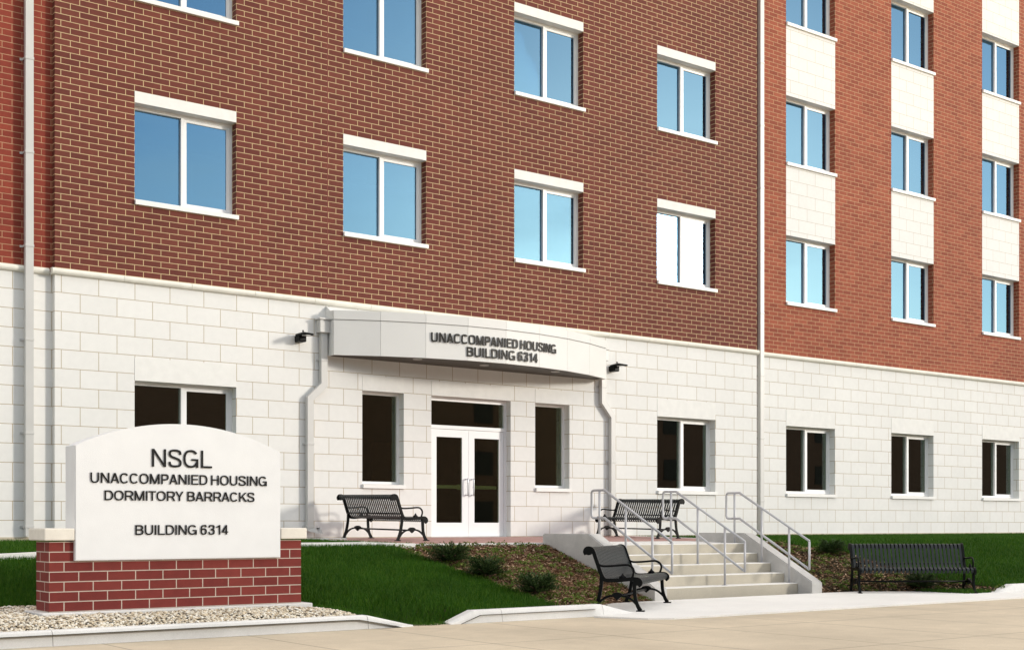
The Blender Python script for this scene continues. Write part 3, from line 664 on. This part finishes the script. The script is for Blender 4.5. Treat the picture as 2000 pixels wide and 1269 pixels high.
# ---- three handrails
def handrail_proto():
    t = thing('handrail', (0, 0, 0), None, 'handrail', 'grey pipe handrails of the entrance stairs')
    bm = bmesh.new(); r = .0195; c = .05
    top = [(0, -4.84+0, 1.26+c), (0, -4.84, 1.715-c)]
    loop = [(0, -5.0, 1.262), (0, -4.84-c, 1.262)]+[(0, -4.84-c+c*math.sin(a), 1.262+c-c*math.cos(a)) for a in (R(30), R(60), R(90))]
    loop += [(0, -4.84-c+c*math.cos(a), 1.715-c+c*math.sin(a)) for a in (0, R(30), R(60), R(90))]+[(0, -5.16, 1.715), (0, -6.74, .882)]
    sweep(bm, loop, circ(r, 12), side=(1, 0, 0)); sweep(bm, [(0, -4.99, 1.262), (0, -5.16, 1.262), (0, -6.74, .405)], circ(r, 12), side=(1, 0, 0))
    obj('rail', bm, 'rail', t, True)
    for y, zb, zt in ((-5.04, TZ, 1.715), (-5.68, TZ-2*RH, 1.44), (-6.30, TZ-4*RH, 1.113), (-6.74, .40, .886)):
        bm = bmesh.new(); sweep(bm, [(0, y, zb), (0, y, zt-.012)], circ(r, 12), side=(1, 0, 0))
        if y > -6.7: sweep(bm, [(0, y, zb), (0, y, zb+.008)], circ(.045, 12), side=(1, 0, 0))
        obj('post', bm, 'rail', t, True)
    return t
h0 = handrail_proto()
for i, (x, lab) in enumerate(((9.05, 'grey pipe handrail beside the far right cheek wall of the stairs'), (7.50, 'grey pipe handrail down the middle of the stairs'), (5.90, 'grey pipe handrail nearest the single bench seen end on, left side of the stairs'))):
    h = h0 if i == 0 else copy_tree(h0); h.location = (x, 0, 0); h['label'] = lab

# ================================================================== benches
SP_BACK = [(-.125, .765), (-.142, .80), (-.125, .838), (-.09, .85), (-.05, .838), (-.025, .80), (.0, .73), (.035, .63), (.07, .53), (.095, .475)]
SP_SEAT = [(.095, .475), (.12, .437), (.17, .418), (.30, .422), (.45, .437), (.54, .444), (.585, .437), (.615, .41), (.615, .375), (.585, .35)]
def make_bench():
    t = thing('park_bench', (0, 0, 0), None, 'bench', 'black metal strap benches by the entrance')
    L = 1.98; n = 28; sw = .045
    def slats(prof):
        bm = bmesh.new(); path = smooth_path([(0, -u, z) for u, z in prof], 3)
        for i in range(n):
            x = -L/2+.035+(L-.07)*i/(n-1); sweep(bm, [(x, p.y, p.z) for p in path], rect(sw, .007), side=(1, 0, 0))
        return bm
    obj('backrest', slats(SP_BACK), 'slat', t); obj('seat', slats(SP_SEAT), 'slat', t)
    bm = bmesh.new()
    for u, z in ((.06, .50), (.25, .405), (.55, .405), (-.07, .80)): sweep(bm, [(-L/2, -u, z), (L/2, -u, z)], circ(.013, 8))
    obj('slat_bar', bm, 'black', t, True)
    for s in (-1, 1):
        x = s*(L/2+.012)
        bm = bmesh.new(); fr = smooth_path([(x, -u, z-.012) for u, z in SP_BACK+SP_SEAT[1:]], 3); sweep(bm, fr, rect(.035, .05), side=(1, 0, 0))
        sweep(bm, [(x-.02, .09, .80), (x+.02, .09, .80)], circ(.058, 16)); sweep(bm, [(x-.02, -.57, .395), (x+.02, -.57, .395)], circ(.052, 16))
        obj('side_frame', bm, 'black', t)
        for pts in ([(x, -.09, .46), (x, -.085, .40), (x, -.075, .30), (x, -.045, .15), (x, .005, .01)], [(x, -.535, .40), (x, -.535, .30), (x, -.545, .18), (x, -.575, .08), (x, -.615, .01)]):
            bm = bmesh.new(); P = smooth_path(pts, 4); sweep(bm, P, rect(.036, .048), side=(1, 0, 0), scale=[1.05-.12*math.sin(math.pi*k/(len(P)-1)) for k in range(len(P))])
            f = pts[-1][1]; box(bm, x-.03, x+.03, f-.055, f+.055, 0, .016, .004)
            obj('leg', bm, 'black', t)
        bm = bmesh.new(); arch = smooth_path([(x, -.03, .07), (x, -.09, .145), (x, -.18, .195), (x, -.30, .205), (x, -.42, .195), (x, -.51, .145), (x, -.58, .07)], 4)
        sweep(bm, arch, rect(.030, .028), side=(1, 0, 0))
        med = [(-.30+.075*math.cos(a), .205+.045*math.sin(a)) for a in [R(d) for d in range(0, 181, 20)]]+[(-.345, .185), (-.30, .145), (-.255, .185)]
        extr(bm, med, 0, x-.022, x+.022); obj('bracket', bm, 'black', t)
        bm = bmesh.new(); arm = smooth_path([(x, -.035, .63), (x, -.075, .605), (x, -.14, .598), (x, -.28, .606), (x, -.40, .617), (x, -.465, .61), (x, -.51, .575), (x, -.525, .53), (x, -.515, .48), (x, -.50, .445)], 4)
        sweep(bm, arm, circ(.0155, 10), side=(1, 0, 0))
        extr(bm, [(-.325, .435), (-.33, .46), (-.355, .475), (-.375, .51), (-.395, .475), (-.42, .46), (-.425, .435)], 0, x-.015, x+.015)
        obj('armrest', bm, 'black', t, True)
    bm = bmesh.new(); sweep(bm, [(-L/2, -.30, .195), (L/2, -.30, .195)], circ(.015, 8)); obj('stretcher', bm, 'black', t, True)
    return t
b0 = make_bench()
for i, (x, y, z, rz, ry, sc, lab) in enumerate((
        (3.76, -1.33, patio_z(-1.33), 90, -.0165, .93, 'black strap bench seen from behind, left of the white entrance doors'),
        (10.35, -1.33, patio_z(-1.33), -90, .0165, .93, 'black strap bench on the patio, seen through the stair handrails'),
        (4.225, -7.265, .001, 36.3, 0, 1, 'greenish black bench seen end on at the left foot of the stairs'),
        (10.975, -7.26, .001, -36.7, 0, .965, 'dark bench seen full on, in front of the planting bed right of the stairs'))):
    b = b0 if i == 0 else copy_tree(b0); b.location = (x, y, z); b.rotation_euler = (0, ry, R(rz)); b.scale = (sc,)*3; b['label'] = lab

# ================================================================== monument sign
SX0, SX1, SY = -3.691, -.802, -7.536
sign = thing('monument_sign', ((SX0+SX1)/2, SY+.2, .2), 'white arched sign panel with black lettering on a low red brick base', 'sign')
def spart(n, bm, m, **k): return obj(n, bm, m, sign, world=True, **k)
bm = bmesh.new(); box(bm, SX0-.10, SX1+.10, SY-.10, SY+.54, .05, .244, .01); spart('footing', bm, 'kerb')
bm = bmesh.new(); box(bm, SX0, SX1, SY, SY+.44, .246, .975); spart('brick_base', bm, 'sign_brick')
for a, b in ((SX0-.065, -3.445), (-1.084, SX1+.05)):
    bm = bmesh.new(); box(bm, a, b, SY-.055, SY+.50, .988, 1.115, .012); spart('cap_stone', bm, 'capstone')
px0, px1, py0, py1 = -3.440, -1.089, SY-.05, SY+.27
bm = bmesh.new(); zs, zc = 1.980, 2.250; hw = (px1-px0)/2; sg = zc-zs; rr = (hw*hw+sg*sg)/(2*sg); xc = (px0+px1)/2
arcp = [(xc+rr*math.sin(a), zc-rr+rr*math.cos(a)) for a in np.linspace(-math.asin(hw/rr), math.asin(hw/rr), 33)]
extr(bm, [(px0, .776)]+arcp+[(px1, .776)], 1, py0, py1)
bmesh.ops.bevel(bm, geom=[e for e in bm.edges if abs(e.verts[0].co.y-e.verts[1].co.y) < .01], offset=.008, segments=2, affect='EDGES')
panel = spart('sign_panel', bm, 'signpanel')
for body, x0, x1, z, h, bo in (('NSGL', -2.617, -1.931, 1.778, .192, .120), ('UNACCOMPANIED HOUSING', -3.281, -1.267, 1.592, .108, .140), ('DORMITORY BARRACKS', -3.132, -1.419, 1.411, .104, .140), ('BUILDING 6314', -2.800, -1.739, 1.043, .106, .140)):
    for me, co in text_mesh(body, h, x1-x0, weight=bo, depth=.010):
        set_co(me, np.stack([x0+co[:, 0], py0-.003-co[:, 2], z+co[:, 1]], 1)); obj('letter', me, 'letters_black', panel)

# ================================================================== ground, paving, kerbs
def structure(name, bm, m, smooth=False): return tag(obj(name, bm, m, None, smooth), kind='structure')
bm = bmesh.new(); quad(bm, (-400, -600, -.09), (400, -600, -.09), (400, 400, -.09), (-400, 400, -.09)); structure('ground', bm, 'asphalt')
bm = bmesh.new(); quad(bm, (-60, -40, -.02), (90, -40, -.02), (90, -8.2, -.02), (-60, -8.2, -.02)); structure('plaza', bm, 'plaza')
bm = bmesh.new(); pad = [(2.75, -8.62), (3.05, -9.30), (3.35, -9.45), (13.2, -9.45), (13.2, -8.50), (11.95, -8.42), (11.6, -7.60), (11.05, -7.10), (10.3, -6.72), (9.35, -6.66), (5.65, -6.66), (4.7, -6.72), (3.95, -7.10), (3.4, -7.60), (3.1, -8.42)]
prism(bm, pad, -.1, 0); structure('pavement', bm, 'white_conc')
# patio: pavers inside a concrete band, falling gently to the steps
bm = bmesh.new()
def slab(bm, x0, x1, y0, y1, dz, mi=0, t=.3):
    z0, z1 = patio_z(y0)+dz, patio_z(y1)+dz
    v = [bm.verts.new(p) for p in ((x0, y0, z0), (x1, y0, z0), (x1, y1, z1), (x0, y1, z1), (x0, y0, z0-t), (x1, y0, z0-t), (x1, y1, z1-t), (x0, y1, z1-t))]
    for q in ((0, 1, 2, 3), (7, 6, 5, 4), (0, 4, 5, 1), (1, 5, 6, 2), (2, 6, 7, 3), (3, 7, 4, 0)): bm.faces.new([v[i] for i in q]).material_index = mi
slab(bm, 2.9, 5.579, -3.95, -3.70, 0, 1); slab(bm, 2.9, 3.1, -3.70, -.02, 0, 1); slab(bm, 10.95, 11.15, -3.70, -.02, 0, 1); slab(bm, 9.422, 11.15, -3.95, -3.70, 0, 1)
slab(bm, 5.832, 9.168, -4.598, -3.70, 0, 1)
slab(bm, 3.1, 10.95, -3.70, -.02, -.003, 0); slab(bm, DX0, DX1, -.019, .3, 0, 1)
structure('patio', bm, ['paver', 'white_conc'])
# thin concrete edge running left from the patio through the grass
bm = bmesh.new(); xs = np.linspace(-12, 2.88, 20)
for a, b in zip(xs, xs[1:]):
    za, zb_ = ground(a, -4.1)+.035, ground(b, -4.1)+.035
    v = [bm.verts.new(p) for p in ((a, -4.2, za), (b, -4.2, zb_), (b, -3.95, zb_), (a, -3.95, za), (a, -4.2, za-.2), (b, -4.2, zb_-.2), (b, -3.95, zb_-.2), (a, -3.95, za-.2))]
    for q in ((0, 1, 2, 3), (0, 4, 5, 1), (2, 6, 7, 3)): bm.faces.new([v[i] for i in q])
structure('path', bm, 'white_conc')
# kerb: rounded nose, battered face, ends sloping down to the paving
def kerb(path, hs):
    """path of x, y along the foot of its face, hs = height at each point"""
    bm = bmesh.new(); rings = []
    P = [Vector((x, y, 0)) for x, y in path]
    for i, p in enumerate(P):
        t = (P[min(i+1, len(P)-1)]-P[max(0, i-1)]).normalized(); n = Vector((-t.y, t.x, 0)); h = hs[i]
        prof = [(0, -.1), (0, -.02), (.012, h*.5), (.022, h-.035), (.032, h-.012), (.055, h), (.17, h), (.175, -.1)]
        rings.append([bm.verts.new(p+n*u+Vector((0, 0, max(z, -.1)))) for u, z in prof])
    for r0, r1 in zip(rings, rings[1:]):
        for j in range(7): bm.faces.new((r0[j], r0[j+1], r1[j+1], r1[j]))
    for r in (rings[0], rings[-1]): bm.faces.new(r)
    return bm
def kerb_run(x0, x1, y, taper0=None, taper1=None, joints=()):
    cuts = [x0]+[j for j in joints if x0 < j < x1]+[x1]
    bm_all = bmesh.new()
    for a, b in zip(cuts, cuts[1:]):
        xs = sorted(set([a+.003, b-.003]+[v for v in ((taper0,) if taper0 else ())+((taper1,) if taper1 else ()) if a < v < b]))
        hs = []
        for x in xs:
            h = .13
            if taper0 and x < taper0: h = lerp(-.005, .13, (x-x0)/(taper0-x0))
            if taper1 and x > taper1: h = lerp(.13, -.005, (x-taper1)/(x1-taper1))
            hs.append(h)
        b2 = kerb([(x, y) for x in xs], hs); me = bpy.data.meshes.new('t'); b2.to_mesh(me); b2.free(); bm_all.from_mesh(me); bpy.data.meshes.remove(me)
    return bm_all
structure('kerb', kerb_run(-14, .17, -8.45, taper1=-.42, joints=[-9.8, -7, -3.93, -.43]), 'kerb')
structure('kerb', kerb_run(.66, 3.60, -8.48, taper0=1.02, taper1=3.02, joints=[1.42, 3.03]), 'kerb')
structure('kerb', kerb_run(11.85, 40, -8.45, taper0=12.35, joints=[15, 18, 21]), 'kerb')

# soil under lawn, gravel and beds: one sheet that follows the ground
def sheet(name, x0, x1, y0, y1, step, m, inside, dz, smooth=True):
    nx = max(2, int((x1-x0)/step)); ny = max(2, int((y1-y0)/step)); bm = bmesh.new(); g = {}
    def vtx(i, j):
        if (i, j) not in g:
            x, y = x0+(x1-x0)*i/nx, y0+(y1-y0)*j/ny; g[i, j] = bm.verts.new((x, y, ground(x, y)+dz))
        return g[i, j]
    for i in range(nx):
        for j in range(ny):
            x, y = x0+(x1-x0)*(i+.5)/nx, y0+(y1-y0)*(j+.5)/ny
            if inside(x, y): bm.faces.new((vtx(i, j), vtx(i+1, j), vtx(i+1, j+1), vtx(i, j+1)))
    return obj(name, bm, m, None, smooth)
def yb_(x): return base(x)[0]
def in_gravel(x, y): return -8.6 < y < -6.42 and x < -.40 and y < np.interp(x, [-14, -3.4, -1.0, -.7, -.42], [-6.45, -6.48, -6.75, -7.35, -8.2])
def in_bed(x, y):
    if 2.47 < x < 5.58: return max(yb_(x)-.02, -8.32) < y < -3.97
    return 9.42 < x < np.interp(y, [-8.3, -7.4, -5, -4.2], [12.2, 11.75, 12.0, 11.4]) and max(yb_(x)-.02, -8.32) < y < -3.97
def in_lawn(x, y):
    if x < 2.5: return not in_gravel(x, y) and (y > -8.31 or (-.35 < x < 1.0 and y > -8.30-.18*cl(1-abs(x-.42)/.5))) and not (-4.22 < y < -3.94) and not (y > -.05 and x > X0b) and y < .1
    if x < 2.9: return -3.95 < y < -.03
    return x > 11.15 and y > -8.33 and not in_bed(x, y) and y < .12
tag(sheet('terrain', -14, 2.9, -8.5, .12, .09, 'soil', lambda x, y: True, -.035), kind='structure')
tag(sheet('terrain', 2.9, 5.60, -8.4, -3.9, .12, 'mulchbase', lambda x, y: y > yb_(x)-.03, -.03), kind='structure')
tag(sheet('terrain', 9.40, 40, -8.4, .16, .17, 'soil', lambda x, y: y > yb_(x)-.03 and not (x < 11.15 and y > -3.95), -.035), kind='structure')

# ================================================================== loose cover: grass, gravel, mulch, shrubs
GR = np.vectorize(ground)
def scatter(inside, x0, x1, y0, y1, n):
    x = rng.uniform(x0, x1, n); y = rng.uniform(y0, y1, n); k = np.array([inside(a, b) for a, b in zip(x, y)], bool); return x[k], y[k]
def blades(regions):
    V, T = [], []
    for inside, x0, x1, y0, y1, dens, hgt, wid in regions:
        x, y = scatter(inside, x0, x1, y0, y1, int((x1-x0)*(y1-y0)*dens)); n = len(x); z = GR(x, y)-.03
        a = rng.uniform(0, 2*np.pi, n); h = hgt*rng.uniform(.6, 1.15, n); w_ = wid*rng.uniform(.7, 1.3, n)/2
        lean = rng.uniform(.05, .75, n)*h; la = rng.uniform(0, 2*np.pi, n)
        c, s = np.cos(a)*w_, np.sin(a)*w_
        p0 = np.stack([x-c, y-s, z], 1); p1 = np.stack([x+c, y+s, z], 1); p2 = np.stack([x+np.cos(la)*lean, y+np.sin(la)*lean, z+h], 1)
        V.append(np.stack([p0, p1, p2], 1).reshape(-1, 3)); T.append(rng.uniform(0, 1, n))
    return np.concatenate(V), np.concatenate(T)
v, t = blades([(in_lawn, -5.2, 2.9, -8.5, -3.9, 5200, .075, .011), (in_lawn, -12, 2.9, -3.95, .1, 1800, .085, .014)])
tag(obj('grass', raw_mesh('grass', v, None, 3, t), 'grass'), kind='stuff')
v, t = blades([(in_lawn, 11.15, 24, -8.4, .12, 1900, .075, .016), (in_lawn, 24, 40, -8.4, .12, 500, .08, .03)])
tag(obj('grass', raw_mesh('grass', v, None, 3, t), 'grass'), kind='stuff')
# pebbles: squashed low-poly stones
ico = bmesh.new(); bmesh.ops.create_icosphere(ico, subdivisions=1, radius=1); iv = np.array([q.co[:] for q in ico.verts]); fi = np.array([[q.index for q in f.verts] for f in ico.faces]); ico.free()
def stones(inside, x0, x1, y0, y1, n, r0, r1, sink):
    x, y = scatter(inside, x0, x1, y0, y1, n); n = len(x); z = GR(x, y)-sink+rng.uniform(0, .012, n)
    r = rng.uniform(r0, r1, n)*rng.choice([1, 1, 1, 1.35], n)
    sc = np.stack([r*rng.uniform(.8, 1.3, n), r*rng.uniform(.7, 1.1, n), r*rng.uniform(.45, .8, n)], 1)
    P = iv[None]*(1+rng.uniform(-.16, .16, (n, len(iv), 1)))*sc[:, None]
    a = rng.uniform(0, 6.28, n); c, s = np.cos(a)[:, None], np.sin(a)[:, None]
    P = np.stack([P[..., 0]*c-P[..., 1]*s, P[..., 0]*s+P[..., 1]*c, P[..., 2]], -1)+np.stack([x, y, z], 1)[:, None]
    return P[:, fi].reshape(-1, 3), np.repeat(rng.uniform(0, 1, n), len(fi))
def in_grav2(x, y): return in_gravel(x, y) and y > -8.29 and not (SX0-.15 < x < SX1+.15 and SY-.12 < y < SY+.55)
v, t = stones(in_grav2, -5.2, -.38, -8.3, -6.4, 21000, .009, .018, .010)
tag(obj('gravel', raw_mesh('gravel', v, None, 3, t), 'pebble'), kind='stuff')
# mulch chips and low ground-cover tufts
def mulch(x0, x1, dens, inside=in_bed):
    x, y = scatter(inside, x0, x1, -8.35, -3.9, int((x1-x0)*4.45*dens)); n = len(x); z = GR(x, y)-.026+rng.uniform(0, .02, n)
    l = rng.uniform(.012, .040, n); w_ = rng.uniform(.004, .010, n); a = rng.uniform(0, 6.28, n); p = rng.uniform(-.5, .5, n); q = rng.uniform(-.6, .6, n)
    d = np.stack([np.cos(a)*np.cos(p), np.sin(a)*np.cos(p), np.sin(p)], 1)*l[:, None]; e = np.stack([-np.sin(a)*np.cos(q), np.cos(a)*np.cos(q), np.sin(q)], 1)*w_[:, None]
    c = np.stack([x, y, z], 1); return np.stack([c-d-e, c+d-e, c+d+e, c-d+e], 1).reshape(-1, 3), rng.uniform(0, 1, n)**1.3
def tufts(pts, leaves, rad, size):
    V, T = [], []
    for x, y in pts:
        n = int(leaves*rng.uniform(.6, 1.3)); rr = rad*rng.uniform(.7, 1.3)
        r = np.sqrt(rng.uniform(0, 1, n))*rr; a = rng.uniform(0, 6.28, n); px, py = x+r*np.cos(a), y+r*np.sin(a)
        pz = ground(x, y)+(px-x)*0-.02+rng.uniform(.015, .06, n)*(1.1-r/rr)+.012+(py-y)*.17
        l = size*rng.uniform(.6, 1.3, n); b = rng.uniform(0, 6.28, n); el = rng.uniform(.1, 1.1, n)
        d = np.stack([np.cos(b)*np.cos(el), np.sin(b)*np.cos(el), np.sin(el)], 1)*l[:, None]; e = np.stack([-np.sin(b), np.cos(b), rng.uniform(-.4, .4, n)], 1)*(l*.33)[:, None]
        c = np.stack([px, py, pz], 1); V.append(np.stack([c, c+d*.5+e, c+d, c+d*.5-e], 1).reshape(-1, 3)); T.append(np.clip(rng.uniform(0, 1, n)*.7+rng.uniform(0, .3), 0, 1))
    return np.concatenate(V), np.concatenate(T)
for x0, x1 in ((2.47, 5.58), (9.42, 12.2)):
    v, t = mulch(x0, x1, 1500 if x0 < 5 else 1100)
    tag(obj('mulch', raw_mesh('mulch', v, None, 4, t), 'chip'), kind='stuff')
    g = [(x+random.uniform(-.09, .09), y+random.uniform(-.09, .09)) for x in np.arange(x0+.1, x1, .26) for y in np.arange(-8.25, -4, .26)]
    v, t = tufts([p for p in g if in_bed(*p) and random.random() < .92], 52, .105, .036)
    tag(obj('ground_cover', raw_mesh('ground_cover', v, None, 4, t), 'cover'), kind='stuff')
def shrub(x, y, r, h, label):
    z = ground(x, y); t = thing('juniper_shrub', (x, y, z-.02), label, 'shrub', 'low junipers in the planting beds')
    V, T = [], []
    ns = 240
    for i in range(ns):                                           # arching sprays of needles
        a = random.uniform(0, 6.28); el = random.uniform(.08, 1.35); L = r*random.uniform(.7, 1.12)*math.cos(el*.62); up = h*random.uniform(.7, 1.12)*math.sin(el)
        k = 34; s = rng.uniform(.2, 1, k); px = np.cos(a)*L*s; py = np.sin(a)*L*s*.9; pz = .03+up*np.sin(s*1.5)+.02*s
        b = a+rng.uniform(-1.1, 1.1, k); e2 = rng.uniform(-.2, 1.0, k); l = rng.uniform(.022, .050, k)
        d = np.stack([np.cos(b)*np.cos(e2), np.sin(b)*np.cos(e2), np.sin(e2)], 1)*l[:, None]; e = np.stack([-np.sin(b), np.cos(b), rng.uniform(-.5, .5, k)], 1)*.006
        c = np.stack([px, py, pz], 1); V.append(np.stack([c-e, c+e, c+d], 1).reshape(-1, 3)); T.append(np.clip(rng.uniform(0, .7, k)+random.uniform(-.1, .3), 0, 1))
    obj('foliage', raw_mesh('foliage', np.concatenate(V), None, 3, np.concatenate(T)), 'shrub', t)
    bm = bmesh.new()
    for i in range(7):
        a = i*.9; sweep(bm, smooth_path([(0, 0, -.02), (r*.25*math.cos(a), r*.25*math.sin(a), h*.35), (r*.6*math.cos(a), r*.6*math.sin(a), h*.5)], 3), circ(.008, 6))
    obj('stem', bm, 'stem', t)
shrub(2.72, -5.40, .36, .25, 'dark green juniper shrub highest up the bed left of the stairs')
shrub(2.62, -6.44, .33, .26, 'dark green juniper shrub in the middle of the left bed, between two others')
shrub(2.66, -7.55, .31, .25, 'dark green juniper shrub lowest on the left bed, nearest the kerb')
shrub(11.62, -5.10, .33, .24, 'dark green juniper shrub right of the stairs at the edge of the lawn')
shrub(11.30, -7.30, .32, .22, 'low green juniper shrub behind the seat of the dark full-on bench')
# splash block under the left canopy downspout
bm = bmesh.new(); extr(bm, [(3.02, .86), (3.02, .915), (3.10, .915), (3.14, .885), (3.36, .885), (3.40, .915), (3.48, .915), (3.48, .86)], 1, -1.0, -.22); bm2 = bm
tag(obj('splash_block', bm2, 'kerb'), 'pale concrete splash block on the grass under the left canopy downspout', 'splash block')

# ================================================================== across the street, seen only in the dark lower windows
fb = thing('brick_building', (40, -66, 0), 'brown brick building across the street, mirrored in the dark ground floor windows', 'building')
bm = bmesh.new(); box(bm, -110, 220, -8, 6, -.1, 13.0); obj('wall', bm, 'far_brick', fb)
bm = bmesh.new(); box(bm, -110.2, 220.2, -8.2, 6.2, 13.001, 13.3); obj('roof', bm, 'roofing', fb)
bm0 = bmesh.new(); box(bm0, -.9, .9, 5.9, 6.05, 0, 1.8)
w0 = obj('window', bm0, 'letters_dark', fb)
k = 0
for zz in (1.2, 5, 9):
    for xx in range(-70, 171, 20):
        q = w0 if k == 0 else copy_tree(w0, fb); q.location = (xx, 0, zz); k += 1
